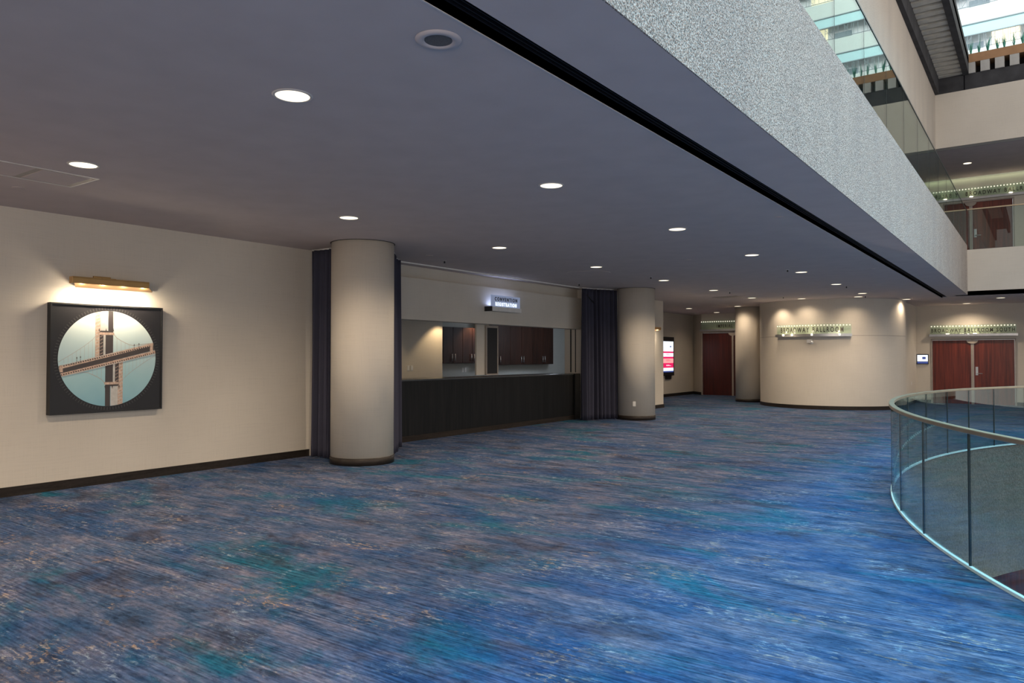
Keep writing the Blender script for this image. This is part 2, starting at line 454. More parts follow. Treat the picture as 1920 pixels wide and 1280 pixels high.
# ------------------------------------------------------------------ curtains
def curtain(name,path,label,folds,amp,z1=CZ-.03,extra=None,top_in=0.0):
    P=[Vector((a,b,0)) for a,b in path]
    segs=[(P[i+1]-P[i]).length for i in range(len(P)-1)]; T=sum(segs)
    def at(u):
        d=u*T
        for i,s in enumerate(segs):
            if d<=s or i==len(segs)-1:
                t=d/s; q=P[i].lerp(P[i+1],t); dr=(P[i+1]-P[i]).normalized(); return q,Vector((-dr.y,dr.x,0))
            d-=s
    c=thing(name,label,'curtain',(P[0].x,P[0].y,0))
    rows=[]; nz=24; nu=folds*14
    ph=[random.uniform(-.6,.6) for _ in range(folds+1)]
    for j in range(nz+1):
        v=j/nz; z=.015+(z1-.015)*v; r=[]
        for i in range(nu+1):
            u=i/nu; q,nn=at(u*(1-top_in*v))
            k=u*folds; w=math.sin(2*PI*k+ph[min(int(k),folds)]*.6+.4*math.sin(3*v+k))
            a_=amp*(1.0-.45*v)*(.7+.3*math.sin(k*1.7+1))
            q=q+nn*(w*a_)
            r.append((q.x,q.y,z))
        rows.append(r)
    mb=MB(); mb.grid(rows,'curtain'); o=mb.build('drape',c)
    so=o.modifiers.new('solid','SOLIDIFY'); so.thickness=.004
    q0,_=at(0); q1,_=at(1)
    mb=MB(); 
    for i in range(len(P)-1): mb.bar((P[i].x,P[i].y,z1+.012),(P[i+1].x,P[i+1].y,z1+.012),.012,'white')
    mb.build('track',c)
    return c
curtain('curtain',[(-9.16,7.42),(-8.62,7.46)],'dark navy curtain left of the nearest round column',5,.07)
curtain('curtain',[(-8.86,9.02),(-8.70,8.72),(-8.40,8.45),(-8.20,8.20)],'dark navy curtain showing just right of the nearest round column',7,.07,top_in=.12)
c3=curtain('curtain',[(-8.94,15.30),(-8.86,15.65),(-8.66,16.02),(-8.56,16.32)],'gathered dark navy curtain left of the middle round column',9,.10)
MB().bar((-8.99,15.36,1.55),(-9.0,15.37,3.14),.009,'white').build('pull_rod',c3)
MB().bar((-8.86,15.38,3.02),(-8.80,15.62,2.82),.014,'black').build('tie_hook',c3)
tag(MB().box(-9.055,-9.035,8.9,15.7,CZ-.022,CZ,'white').build('curtain_track',None,'auto'),'white curtain track fixed to the ceiling along the counter','curtain track')

# ------------------------------------------------------------------ drum wall and far walls
DC=(-5.4,24.6); DR=2.10
mb=MB().cyl(DC[0],DC[1],.10,CZ-.001,DR,'wall',128,cap=False); 
struct(mb.build('wall_curved',None,(DC[0],DC[1],0)),'curved beige drum wall with the ballroom sign','wall')
struct(MB().cyl(DC[0],DC[1],0,.11,DR+.012,'base',128,cap=False).build('baseboard_curved',None,'auto'))
struct(MB().arc(DC[0],DC[1],DR-.002,DR+.002,2.125,2.140,PI,2*PI,'frame_m',80).build('trim_7',None,'auto'),'thin horizontal seam around the curved wall','trim')
W('wall_drum_side',-3.6,-3.42,25.35,27.8,0,CZ,'wall')
W('baseboard_drum_side',-3.42,-3.40,25.4,27.8,0,.105,'base')
# south wall with door opening (x -2.99 .. -0.66)
YS=27.8
mb=MB().box(-3.6,-2.995,YS,YS+.2,0,CZ,'wall').box(-.665,9,YS,YS+.2,0,CZ,'wall').box(-2.995,-.665,YS,YS+.2,2.11,CZ,'wall')
struct(mb.build('wall_south',None,(-3.6,YS,0)),'far beige wall with the double red doors','wall')
struct(MB().box(-3.42,-3.0,YS-.018,YS,0,.105,'base').box(-.66,9,YS-.018,YS,0,.105,'base').build('baseboard_south',None,'auto'))
def double_door(name,x0,x1,y,z0,z1,m,label,handle=True):
    d=bpy.data.objects.new(name,None); COL.objects.link(d); d.location=((x0+x1)/2,y,z0); struct(d,label,'door')
    mb=MB().box(x0,x0+.045,y-.02,y+.1,z0,z1,'frame_m').box(x1-.045,x1,y-.02,y+.1,z0,z1,'frame_m').box(x0+.045,x1-.045,y-.02,y+.1,z1-.045,z1,'frame_m')
    mb.build('frame',d)
    xm=(x0+x1)/2
    box('mullion',xm-.035,xm+.035,y-.012,y+.06,z0,z1-.045,'frame_m',d,0,None)
    for k,(a,b) in enumerate(((x0+.05,xm-.04),(xm+.04,x1-.05))):
        lf=box('leaf',a,b,y+.01,y+.06,z0+.008,z1-.05,m,d,0,None)
        if k==1 and handle:
            hx=a+.075
            MB().box(hx-.035,hx+.035,y-.004,y+.01,z0+.93,z0+1.20,'steel').build('lock_plate',lf,None,.004)
            MB().bar((hx,y-.004,z0+.99),(hx,y-.055,z0+.99),.012,'steel').bar((hx,y-.055,z0+.99),(hx+.16,y-.055,z0+.985),.011,'steel').cyl(hx,y,z0,z0,0,'steel',3,cap=False).build('handle',lf) if False else MB().bar((hx,y-.004,z0+.99),(hx,y-.055,z0+.99),.012,'steel').bar((hx,y-.055,z0+.99),(hx+.16,y-.055,z0+.985),.011,'steel').build('handle',lf)
    # semicircular closer guard
    mb=MB(); n=20
    pts=[(xm+.16*math.cos(PI+PI*k/n), y-.03, z1-.05+.12*math.sin(PI+PI*k/n)) for k in range(n+1)]
    mb.face(pts,'frame_m'); mb.face([(p[0],p[1]+.015,p[2]) for p in pts],'frame_m')
    mb.grid([pts,[(p[0],p[1]+.015,p[2]) for p in pts]],'frame_m')
    mb.build('closer_cover',d)
    return d
double_door('door_1',-2.995,-.665,YS,0,2.11,'door','double mahogany red doors in the far wall behind the glass railing')
# left lobby with display
W('wall_lobby_left',-11.85,-11.6,20.66,28.8,0,CZ,'wall')
W('baseboard_lobby_left',-11.6,-11.582,20.66,28.8,0,.11,'base')
W('wall_lobby_return',-11.6,XW-.25,20.66,20.68,0,CZ,'wall') if False else None
YD=28.2
mb=MB(); mb.face([(-11.6,28.8,0),(-11.02,28.2,0),(-11.02,28.2,CZ),(-11.6,28.8,CZ)],'wall'); mb.face([(-11.62,28.9,0),(-11.02,28.3,0),(-11.02,28.3,CZ),(-11.62,28.9,CZ)],'wall')
struct(mb.build('wall_lobby_angled',None,'auto'))
struct(MB().face([(-11.59,28.77,0),(-11.02,28.18,0),(-11.02,28.18,.11),(-11.59,28.77,.11)],'base') and (lambda: (lambda m:(m.face([(-11.59,28.77,0),(-11.03,28.18,0),(-11.03,28.18,.11),(-11.59,28.77,.11)],'base'),m)[1])(MB()).build('baseboard_lobby',None,'auto'))())
mb=MB().box(-8.5,-7.0,YD,YD+.2,0,CZ,'wall').box(-11.02,-8.5,YD,YD+.2,2.50,CZ,'wall')
struct(mb.build('wall_lobby_back',None,(-11,YD,0)))
double_door('door_2',-11.02,-8.5,YD,0,2.50,'door_dark','tall dark red double doors left of the farthest column',False)
W('trim_8',-9.70,-9.60,YD-.005,YD+.0,.02,.95,'glint') if False else None

# ------------------------------------------------------------------ signs
def door_sign(x0,x1,y,zb,zt,body,label,size,tx=None,sx=.62,spots=(),dots=None):
    t=thing('glass_sign',label,'sign',((x0+x1)/2,y,zb))
    box('metal_channel',x0-.03,x1+.05,y-.13,y-.001,zb-.10,zb-.02,'steel',t,.004,None)
    box('glass_plate',x0,x1,y-.075,y-.063,zb-.02,zt,'sign_glass',t,0,None)
    tx=(x0+x1)/2 if tx is None else tx
    X=Matrix.Translation((tx,y-.082,zb+.04)) @ Matrix.Rotation(PI/2,4,'X')
    text_mesh(body,size,'letter','letters',t,X,sx)
    nd=dots or int((x1-x0)/.085)
    for k in range(nd):
        x=x0+.04+(x1-x0-.08)*k/(nd-1)
        MB().box(x-.018,x+.018,y-.084,y-.078,zt-.055,zt-.02,'dot').build('glass_dot',t)
    for s in spots:
        MB().cyl(s,y-.135,zb-.018,zb-.004,.05,'glint',16).build('spot_lens',t)
        lamp('SPOT','sign_uplight',(s,y-.11,zb+.02),2.0,WARM,(PI,0,0),spot_size=2.4,spot_blend=1,shadow_soft_size=.03)
    return t
door_sign(-3.0,-.66,YS,2.28,2.55,'BROADWAY BALLROOM SOUTH','clear glass sign with dark ballroom letters above the double red doors',.165,None,.70,(-2.5,-1.75))
door_sign(-11.02,-8.5,YD,2.62,2.93,'IMPERIAL','clear glass sign above the tall doors left of the farthest column',.17,-10.05,.66,())
# curved sign on the drum
def bendf(c,r0,zb,a0):
    a=a0+c.x/DR; r=r0+c.z
    return Vector((DC[0]+r*math.sin(a), DC[1]-r*math.cos(a), zb+c.y))
t=thing('glass_sign','long curved glass sign with dark ballroom letters on the drum wall','sign',(DC[0],DC[1]-DR,2.12))
a0,a1=math.radians(-31),math.radians(27)
mb=MB().arc(DC[0],DC[1],DR+.005,DR+.13,2.11,2.19,a0-PI/2,a1-PI/2,'steel',32); mb.build('metal_channel',t)
mb=MB().arc(DC[0],DC[1],DR+.06,DR+.07,2.19,2.47,a0-PI/2,a1-PI/2,'sign_glass',32); mb.build('glass_plate',t)
text_mesh('BROADWAY BALLROOM',.205,'letter','letters',t,None,.58,.004,lambda c: bendf(c,DR+.08,2.24,math.radians(-2.5)))
mb=MB()
for k in range(26):
    a=a0+(a1-a0)*(k+.5)/26; r=DR+.078
    q=Matrix.Translation((DC[0]+r*math.sin(a),DC[1]-r*math.cos(a),2.435)) @ Matrix.Rotation(a,4,'Z')
    MB().box(-.018,.018,-.004,.004,-.016,.016,'dot',q).build('glass_dot',t)
for d in (-23,-15.5,-.5,18.5):
    a=math.radians(d); r=DR+.135
    MB().cyl(DC[0]+r*math.sin(a),DC[1]-r*math.cos(a),2.14,2.195,.024,'glint',14).build('spot_lens',t)
    lamp('POINT','sign_lamp',(DC[0]+(r+.02)*math.sin(a),DC[1]-(r+.02)*math.cos(a),2.26),1.2,WARM,shadow_soft_size=.03)
t=thing('emergency_light','small white emergency lamp fixture under the curved sign','light fixture',(DC[0],DC[1]-DR,1.93))
a=math.radians(-2.4); q=Matrix.Translation((DC[0]+(DR)*math.sin(a),DC[1]-DR*math.cos(a),1.93)) @ Matrix.Rotation(a,4,'Z')
MB().box(-.09,.05,-.06,0,0,.10,'plate',q).build('housing',t,None,.004)
MB().cyl(DC[0]+(DR+.08)*math.sin(a)+.06,DC[1]-(DR+.08)*math.cos(a),1.90,1.98,.035,'plate',16).build('lamp_head',t)
# counter sign
t=thing('glass_sign','small glowing blue white glass sign on the header above the counter','sign',(-9.24,12.4,2.50))
hx=XW-.01
box('metal_channel',hx,hx+.20,11.93,12.95,2.47,2.56,'white',t,.004,None)
box('end_cap',hx+.0,hx+.19,11.915,11.93,2.465,2.565,'black',t,0,None)
box('glass_plate',hx+.15,hx+.162,11.93,12.95,2.56,2.80,'frost',t,0,None)
for s,zz,sz in (('CONVENTION',2.69,.10),('REGISTRATION',2.585,.10)):
    X=Matrix.Translation((hx+.17,12.44,zz)) @ Matrix.Rotation(PI/2,4,'Z') @ Matrix.Rotation(PI/2,4,'X')
    text_mesh(s,sz,'letter_lit' if s[0]=='R' else 'letter','letters',t,X,.80 if s[0]=='R' else .92,.002)
MB().cyl(hx+.10,12.45,2.562,2.57,.04,'dotb',16).build('spot_lens',t)
lamp('AREA','sign_uplight',(hx+.08,12.45,2.585),2.5,(.50,.62,1.0),(PI,0,0),shape='RECTANGLE',size=.10,size_y=.9)

# ------------------------------------------------------------------ screens
t=thing('display_screen','tall portrait display with pink and white panels on the lobby wall','screen',(-11.6,26.4,.8))
box('housing',-11.6,-11.53,25.62,26.70,.80,2.27,'black',t,.006,None)
mb=MB(); x=-11.528
for z0,z1,m in ((.98,1.10,'scr_w'),(1.10,1.28,'scr_p'),(1.28,1.45,'scr_s'),(1.45,1.52,'scr_p'),(1.52,1.66,'scr_w'),(1.66,1.72,'scr_p'),(1.72,2.10,'scr_w'),(.93,.98,'scr_n')):
    mb.box(x-.004,x,25.70,26.62,z0,z1,m)
mb.build('screen_image',t)
mb=MB()
for z0 in (1.17,1.36,1.58): 
    for k,w in enumerate((.45,.3)): mb.box(x,x+.001,25.95,25.95+w,z0+.03*k,z0+.03*k+.012,'scr_w' if z0==1.17 else 'scr_p')
mb.box(x,x+.001,26.3,26.42,1.88,1.93,'scr_n'); mb.build('screen_text',t)
box('mount',-11.6,-11.56,26.0,26.5,.66,.80,'black',t,0,None)
t=thing('wall_screen','small landscape room schedule screen left of the double red doors','screen',(-3.26,YS,1.28))
box('housing',-3.42+.02,-3.06,YS-.05,YS,1.28,1.61,'black',t,.006,None)
box('screen_image',-3.385,-3.08,YS-.053,YS-.05,1.37,1.58,'scr_w',t,0,None)
mb=MB().box(-3.24,-3.14,YS-.055,YS-.053,1.44,1.52,'scr_n').box(-3.385,-3.08,YS-.055,YS-.053,1.30,1.36,'scr_n'); mb.build('screen_text',t)
box('wall_switch',-3.42,-3.412,26.6,26.67,.62,.73,'plate')
o=bpy.data.objects['wall_switch']; tag(o,'small pale wall plate low on the wall right of the drum','switch')

# ------------------------------------------------------------------ framed bridge print
FY0,FY1,FZ0,FZ1=3.735,5.055,.872,2.165; fx=-9.185
t=thing('framed_picture','square black framed print of a steel bridge in a circle on the left wall','picture',(XW,4.4,FZ0))
cy=(FY0+FY1)/2; cz=(FZ0+FZ1)/2
fw=.018
mb=MB().box(XW+.002,fx+.008,FY0,FY0+fw,FZ0,FZ1,'black').box(XW+.002,fx+.008,FY1-fw,FY1,FZ0,FZ1,'black').box(XW+.002,fx+.008,FY0+fw,FY1-fw,FZ0,FZ0+fw,'black').box(XW+.002,fx+.008,FY0+fw,FY1-fw,FZ1-fw,FZ1,'black')
mb.build('frame',t)
box('mat_board',XW+.004,fx-.006,FY0+fw,FY1-fw,FZ0+fw,FZ1-fw,'mat_black',t,0,None)
R=.575
pr=MB()
n=96
def disc_face(x,m,rr): pr.face([(x,cy+rr*math.cos(2*PI*k/n),cz+rr*math.sin(2*PI*k/n)) for k in range(n)],m)
disc_face(fx-.005,'p_sky',R)
for k in range(110):   # faint radial ticks round the disc
    a=2*PI*k/110; c,s=math.cos(a),math.sin(a); r0,r1=R+.012,R+.048; w=.004
    pr.face([(fx-.0045,cy+r0*c-w*s,cz+r0*s+w*c),(fx-.0045,cy+r1*c-w*s,cz+r1*s+w*c),(fx-.0045,cy+r1*c+w*s,cz+r1*s-w*c),(fx-.0045,cy+r0*c+w*s,cz+r0*s-w*c)],'tick')
def clip(poly):
    # clip a polygon to the print disc
    out=poly
    for k in range(64):
        a=2*PI*(k+.5)/64; nx,ny=math.cos(a),math.sin(a); d=R*.9985
        res=[]
        for i in range(len(out)):
            p,q=out[i],out[(i+1)%len(out)]
            dp=p[0]*nx+p[1]*ny-d; dq=q[0]*nx+q[1]*ny-d
            if dp<=0: res.append(p)
            if (dp<0<dq) or (dq<0<dp):
                s=dp/(dp-dq); res.append((p[0]+(q[0]-p[0])*s,p[1]+(q[1]-p[1])*s))
        out=res
        if len(out)<3: return []
    return out
def poly(pts,m,lay):
    c=clip(pts)
    if len(c)>=3: pr.face([(fx-.005+.0004*lay,cy+u,cz+v) for u,v in c],m)
def strip(u0,v0,u1,v1,w,m,lay):
    d=math.hypot(u1-u0,v1-v0); nx,ny=-(v1-v0)/d*w/2,(u1-u0)/d*w/2
    poly([(u0+nx,v0+ny),(u1+nx,v1+ny),(u1-nx,v1-ny),(u0-nx,v0-ny)],m,lay)
def bridge(f):   # f=1 upright, f=-1 rotated half a turn
    g=lambda u,v:(f*u,f*v)
    def P_(pts,m,lay): poly([g(*p) for p in pts],m,lay)
    def S_(u0,v0,u1,v1,w,m,lay): strip(*g(u0,v0),*g(u1,v1),w,m,lay)
    P_([(-.165,.0),(-.105,.0),(-.105,.62),(-.165,.62)],'p_steel',1)
    for k in range(14): S_(-.16,.04+k*.04,-.11,.06+k*.04,.006,'p_pale',2)
    P_([(-.105,.02),(-.02,.02),(-.02,.62),(-.105,.62)],'p_pale',1)
    P_([(-.015,.0),(.045,.0),(.045,.62),(-.015,.62)],'p_dark',1)
    # portal
    P_([(-.115,.02),(-.070,.02),(-.070,.30),(-.115,.30)],'p_dark',3)
    P_([(-.045,.02),(-.010,.02),(-.010,.30),(-.045,.30)],'p_dark',3)
    for k in range(6): S_(-.110,.05+k*.042,-.075,.07+k*.042,.005,'p_steel',4)
    P_([(-.13,.285),(.055,.285),(.055,.315),(-.13,.315)],'p_steel',4)
    P_([(-.12,.315),(.045,.315),(.03,.335),(-.105,.335)],'p_dark',4)
    for u in (-.12,-.04,.045): P_([(u-.008,.33),(u+.008,.33),(u,.37)],'p_dark',4)
    # cables
    last=None
    for k in range(13):
        u=.04+k*.05; v=.31-.36*(k/12)**.6*.75; v=max(v, .10+.14*u+.02)
        if last: S_(last[0],last[1],u,v,.006,'p_line',2)
        S_(u,v,u,.04+.2*u,.0025,'p_line',1); last=(u,v)
    last=None
    for k in range(11):
        u=-.15-k*.045; v=.28-.42*(k/10)**.8*.8
        if last: S_(last[0],last[1],u,v,.004,'p_line',2)
        S_(u,v,u,-.05,.002,'p_line',1); last=(u,v)
bridge(1); bridge(-1)
# two decks crossing the disc on a slant
sl_=.235
strip(-.62,-.62*sl_+.026,.62,.62*sl_+.056,.038,'p_steel',6)
strip(-.62,-.62*sl_-.015,.62,.62*sl_+.004,.060,'p_dark',5)
strip(-.62,-.62*sl_-.064,.62,.62*sl_-.052,.040,'p_steel',6)
for k in range(44):
    u=-.57+k*.0265
    strip(u,u*sl_+.038,u+.014,u*sl_+.041,.016,'p_dark',7)
    strip(u,u*sl_-.062,u+.014,u*sl_-.059,.014,'p_dark',7)
strip(-.62,-.62*sl_+.040,.62,.62*sl_+.072,.006,'p_pale',7)
strip(-.62,-.62*sl_-.080,.62,.62*sl_-.072,.006,'p_pale',7)
for u in (-.54,.52): poly([(u-.02,u*sl_-.03),(u+.02,u*sl_-.03),(u+.018,u*sl_+.05),(u-.018,u*sl_+.05)],'p_steel',8)
for u in (-.37,-.33,.30,.36):
    strip(u,u*sl_+.04,u,u*sl_+.095,.004,'p_dark',8); poly([(u-.008,u*sl_+.09),(u+.008,u*sl_+.09),(u,u*sl_+.11)],'p_dark',8)
pr.build('bridge_print',t)

def picture_light(y0,y1,z,label,power):
    t=thing('picture_light',label,'lamp',(XW,(y0+y1)/2,z))
    ym=(y0+y1)/2
    box('wall_plate',XW,XW+.03,ym-.16,ym+.04,z+.03,z+.125,'brass',t,.003,None)
    MB().box(XW+.03,XW+.20,ym-.14,ym+.02,z+.075,z+.092,'brass').build('arm',t,None,.002)
    mb=MB()
    mb.box(XW+.20,XW+.29,y0-.05,y1-.08,z+.065,z+.078,'brass').box(XW+.28,XW+.29,y0-.05,y1-.08,z+.0,z+.065,'brass')
    mb.box(XW+.20,XW+.28,y0-.05,y0-.042,z+.0,z+.065,'brass').box(XW+.20,XW+.28,y1-.088,y1-.08,z,z+.065,'brass')
    mb.build('shade',t,None,.002)
    mb=MB()
    mb.face([(XW+.28,y0-.03,z+.004),(XW+.28,y1-.08,z+.004),(XW+.06,y1+.08,z-.028),(XW+.06,y0+.08,z-.028)],'brass')
    mb.face([(XW+.28,y0-.03,z+.010),(XW+.28,y1-.08,z+.010),(XW+.06,y1+.08,z-.018),(XW+.06,y0+.08,z-.018)],'brass')
    mb.build('reflector',t)
    for dy in (-.36,-.12,.12,.36): lamp('POINT','picture_glow',(XW+.19,ym+dy,z-.075),power*.16,(1.0,.84,.62),shadow_soft_size=.02)
    lamp('AREA','picture_lamp',(XW+.19,ym,z-.032),power,(1.0,.84,.62),(0,0,0),shape='RECTANGLE',size=.04,size_y=(y1-y0)-.08)
    return t
picture_light(3.93,4.85,2.385,'long brass picture light on the wall above the framed bridge print',20)
picture_light(19.05,19.95,2.30,'end of a brass picture light behind the middle round column',14)

# ------------------------------------------------------------------ ceiling fittings
def downlight(x,y,z,label,power=215,vis=True,spot=True,col=WARM,group='round recessed downlights in the ceiling'):
    t=thing('recessed_downlight',label,'downlight',(x,y,z),group)
    MB().lathe(x,y,[(.105,z-.001),(.108,z-.007),(.120,z-.007),(.126,z-.001)],'ring',36).build('trim_ring',t)
    MB().cyl(x,y,z-.0045,z-.001,.106,'lens',36).build('lens',t)
    if spot: lamp('SPOT','downlight_beam',(x,y,z-.02),power,col,(0,0,0),spot_size=math.radians(150),spot_blend=.85,shadow_soft_size=.09)
    return t
rowR=['nearest downlight, large and bright near the top of the ceiling','second downlight of the row nearer the black slot','third downlight of the row nearer the black slot','fourth downlight of the row nearer the black slot','fifth downlight of the row nearer the black slot','sixth downlight of the row nearer the black slot','last downlight of the row nearer the black slot, close to the drum wall']
rowL=['nearest downlight of the left row, above the framed bridge print','downlight in front of the nearest round column','downlight in front of the left end of the registration counter','downlight in front of the middle of the registration counter','bright downlight in front of the middle round column','downlight just beyond the middle round column','downlight of the left row in front of the lobby']
for k in range(7):
    downlight(-3.84,2.95+3.03*k,CZ,rowR[k]); downlight(-6.70,2.97+3.0*k,CZ,rowL[k],215 if k!=4 else 250)
for y in (-3.1,-.1):
    for x in (-3.84,-6.70): lamp('SPOT','hall_beam',(x,y,CZ-.02),215,WARM,(0,0,0),spot_size=math.radians(150),spot_blend=.85,shadow_soft_size=.09)
for x,y,l,p in ((-5.62,22.08,'downlight close to the drum wall above its curved sign',50),(-4.15,22.25,'downlight at the top right of the curved drum wall',50),(-3.20,24.1,'downlight right of the drum wall near its corner',45),
              (-8.2,24.20,'downlight at the top of the farthest round column',45),(-9.96,24.35,'downlight in the lobby in front of the tall doors',130),(-10.02,27.2,'downlight just above the tall door sign',60),
              (-1.92,27.1,'downlight in front of the double red doors',130),(-.95,25.05,'downlight right of the slot end before the red doors',110)):
    downlight(x,y,CZ,l,p)
lamp('SPOT','drum_wash',(-6.5,22.4,CZ-.03),45,WARM,(0,0,0),spot_size=2.2,spot_blend=.6,shadow_soft_size=.08)
t=thing('ceiling_speaker','round ceiling speaker with grey grille beside the black slot','speaker',(-2.54,2.868,CZ))
x,y=-2.54,2.868
MB().lathe(x,y,[(.072,CZ-.004),(.082,CZ-.012),(.112,CZ-.010),(.122,CZ-.001)],'ceil',36).build('trim_ring',t)
MB().cyl(x,y,CZ-.006,CZ-.001,.073,'grille',32).build('grille',t)
def disc(x,y,label,r=.05,m='tower_gray',name='sprinkler_head',cat='sprinkler',drop=.012):
    t=thing(name,label,cat,(x,y,CZ))
    MB().cyl(x,y,CZ-.005,CZ,r,'ring' if m!='ceil' else m,24).build('cover_plate',t)
    MB().cyl(x,y,CZ-drop-.005,CZ-.005,r*.45,m,16,r*.3).build('head',t)
G=None
for x,y,l in ((-8.14,3.01,'flat round ceiling cover between the access panel and left wall'),
              (-8.17,9.02,'flat round ceiling cover right of the nearest column'),
              (-2.53,8.95,'faint round ceiling cover left of the slot, halfway along'),
              (-4.93,12.02,'faint round ceiling cover in the middle of the ceiling'),
              (-2.61,15.3,'faint round ceiling cover left of the far part of the slot'),
              (-7.7,15.0,'faint round ceiling cover in front of the gathered curtain')):
    disc(x,y,l,.055,'ceil','ceiling_cover','ceiling cover',.002)
for x,y,l in ((-8.42,9.68,'small dark sprinkler head near the left end of the counter'),
              (-6.63,14.17,'small dark sprinkler head left of the bright downlight'),
              (-8.62,14.6,'small dark sprinkler head near the gathered curtain'),
              (-3.95,14.52,'small dark sprinkler head beside the fifth downlight of the slot row'),
              (-3.76,18.8,'small dark sprinkler head beside the sixth downlight of the slot row'),
              (-6.55,18.73,'small dark sprinkler head beyond the middle column'),
              (-5.89,21.2,'dark sprinkler head left of the drum wall downlights'),
              (-3.96,22.2,'small sprinkler head near the last slot row downlight'),
              (-9.9,20.9,'small sprinkler head in the lobby ceiling')):
    disc(x,y,l,.035,'black','ceiling_sprinkler','sprinkler',.035)
t=thing('ceiling_access_panel','square access panel in the ceiling near the left wall','access panel',(-7.4,2.97,CZ))
x0,x1,y0,y1=-7.69,-7.12,2.30,3.30; z=CZ
mb=MB()
for a in ((x0,x1,y0,y0+.02),(x0,x1,y1-.02,y1),(x0,x0+.02,y0+.02,y1-.02),(x1-.02,x1,y0+.02,y1-.02)): mb.box(*a,z-.006,z,'ring')
mb.build('frame',t)
box('left_panel',x0+.03,x1-.03,y0+.03,2.78,z-.004,z,'ceil',t,0,None); box('right_panel',x0+.05,x1-.05,2.84,y1-.06,z-.005,z,'ceil',t,0,None)
box('cover',x0+.02,x1-.02,y0+.02,y1-.02,z-.002,z,'frame_m',t,0,None)
tag(MB().box(-7.6,-6.9,12.4,12.9,CZ-.004,CZ,'ceil').build('ceiling_air_grille',None,'auto'),'flat square ceiling grille in front of the counter','air vent')
tag(MB().box(-7.5,-6.8,20.0,20.5,CZ-.004,CZ,'frame_m').build('ceiling_air_grille',None,'auto'),'flat square ceiling grille in front of the lobby','air vent')

# ------------------------------------------------------------------ balcony edge, upper floor
PX=-1.63; YE=23.35
struct(MB().box(PX-.3,PX,-8,YE,CZ+.1,4.54,'stucco').box(PX-.01,PX,-8,YE,CZ,CZ+.1,'stucco').build('wall_balcony_edge',None,'auto'),'long speckled stucco balcony edge above the hall','wall')
struct(MB().box(PX,9,YE,YE+.3,CZ+.0,4.42,'wall').box(PX-.3,PX,YE,YE+.3,CZ,4.42,'wall').build('wall_balcony_end',None,'auto'),'beige balcony edge at the far end of the atrium','wall')
W('floor_upper',-9.3,PX-.3,-8,YS,4.25,4.42,'carpet'); W('floor_upper_end',PX-.3,9,YE+.3,YS,4.25,4.42,'carpet')
def glass_run(name,label,axis,c,a0,a1,z0,z1,step,rail,gm,start=0):
    t=thing(name,label,'railing',(c,(a0+a1)/2,z0) if axis=='y' else ((a0+a1)/2,c,z0))
    p=a0+start
    edges=[a0]
    while p<a1:
        if p>a0+.05: edges.append(p)
        p+=step
    edges.append(a1)
    for u,v in zip(edges,edges[1:]):
        if axis=='y': box('glass_panel',c-.012,c,u+.006,v-.006,z0,z1,gm,t,0,None)
        else: box('glass_panel',u+.006,v-.006,c-.006,c+.006,z0,z1,gm,t,0,None)
    for u in edges[1:-1]:
        if axis=='y': box('joint',c-.013,c+.001,u-.005,u+.005,z0,z1,'joint',t,0,None)
        else: box('joint',u-.005,u+.005,c-.007,c+.007,z0,z1,'joint',t,0,None)
    w,h,m=rail
    if axis=='y': box('top_rail',c-.006-w,c-.006+w,a0,a1,z1,z1+h,m,t,0,None)
    else: box('top_rail',a0,a1,c-w,c+w,z1,z1+h,m,t,0,None)
    return t
glass_run('glass_railing','upper glass railing on the speckled balcony edge reflecting the tower','y',PX-.004,-8,YE,4.54,5.485,1.5,(.012,.022,'joint'),'glass_up',.72)
glass_run('glass_railing','upper glass railing at the far end with a pale top rail','x',YE+.15,PX+.0,9,4.42,5.52,1.5,(.025,.03,'bronze'),'glass',0)
# upper storey rear wall, doors, sign
mb=MB().box(-9.3,-3.0,YS,YS+.2,4.42,7.45,'wall').box(-.665,9,YS,YS+.2,4.42,7.45,'wall').box(-3.0,-.665,YS,YS+.2,6.53,7.45,'wall')
struct(mb.build('wall_upper_south',None,(-3,YS,4.42)))
double_door('door_3',-2.99,-.665,YS,4.42,6.53,'door','upper double mahogany doors behind the upper glass railing')
door_sign(-2.85,-.2,YS,6.66,6.95,'BROADWAY BALLROOM','clear glass sign with dark letters above the upper doors',.18,-1.0,.72,(-1.8,-.75))
# upper well fascia
XU=-2.345
W('wall_upper_side',XU-.3,XU,-8,YE+.0,7.22,8.78,'stucco2')
W('wall_upper_end',XU-.3,9,YE,YE+.3,7.28,8.78,'wall')
W('ceiling_upper',-9.3,XU-.3,-8,YS,7.30,7.4,'ceil')
struct(MB().box(XU-.3,9,YE+.3,23.62,7.30,7.4,'ceil').box(XU-.3,9,23.78,YS,7.30,7.4,'ceil').build('ceiling_upper_end',None,'auto'))
struct(MB().box(XU-.3,9,23.625,23.775,7.34,7.38,'slot').build('trim_14',None,'auto'),'thin black slot in the upper floor ceiling','air vent')
W('wall_upper_left',-9.5,-9.3,-8,YS,4.42,7.3,'wall')
for x,y,l in ((-.86,23.50,'downlight at the edge of the upper ceiling'),(-1.76,25.7,'downlight in the upper ceiling before the upper doors')):
    downlight(x,y,7.30,l,70)
for x,y in ((1.2,25.7),(4.2,25.7),(-4.5,25.7),(2.2,23.5)): downlight(x,y,7.30,'round downlight in the upper ceiling off to the side',70)
mb=MB(); mb.box(-3.0,9,YS-.05,YS-.03,7.285,7.295,'white'); struct(mb.build('trim_9',None,'auto'),'pale cove line at the top of the upper wall','trim')
lamp('AREA','cove_light',(0,YS-.10,7.28),3,(.85,1,.65),(PI*.15,0,0),shape='RECTANGLE',size=6,size_y=.05)
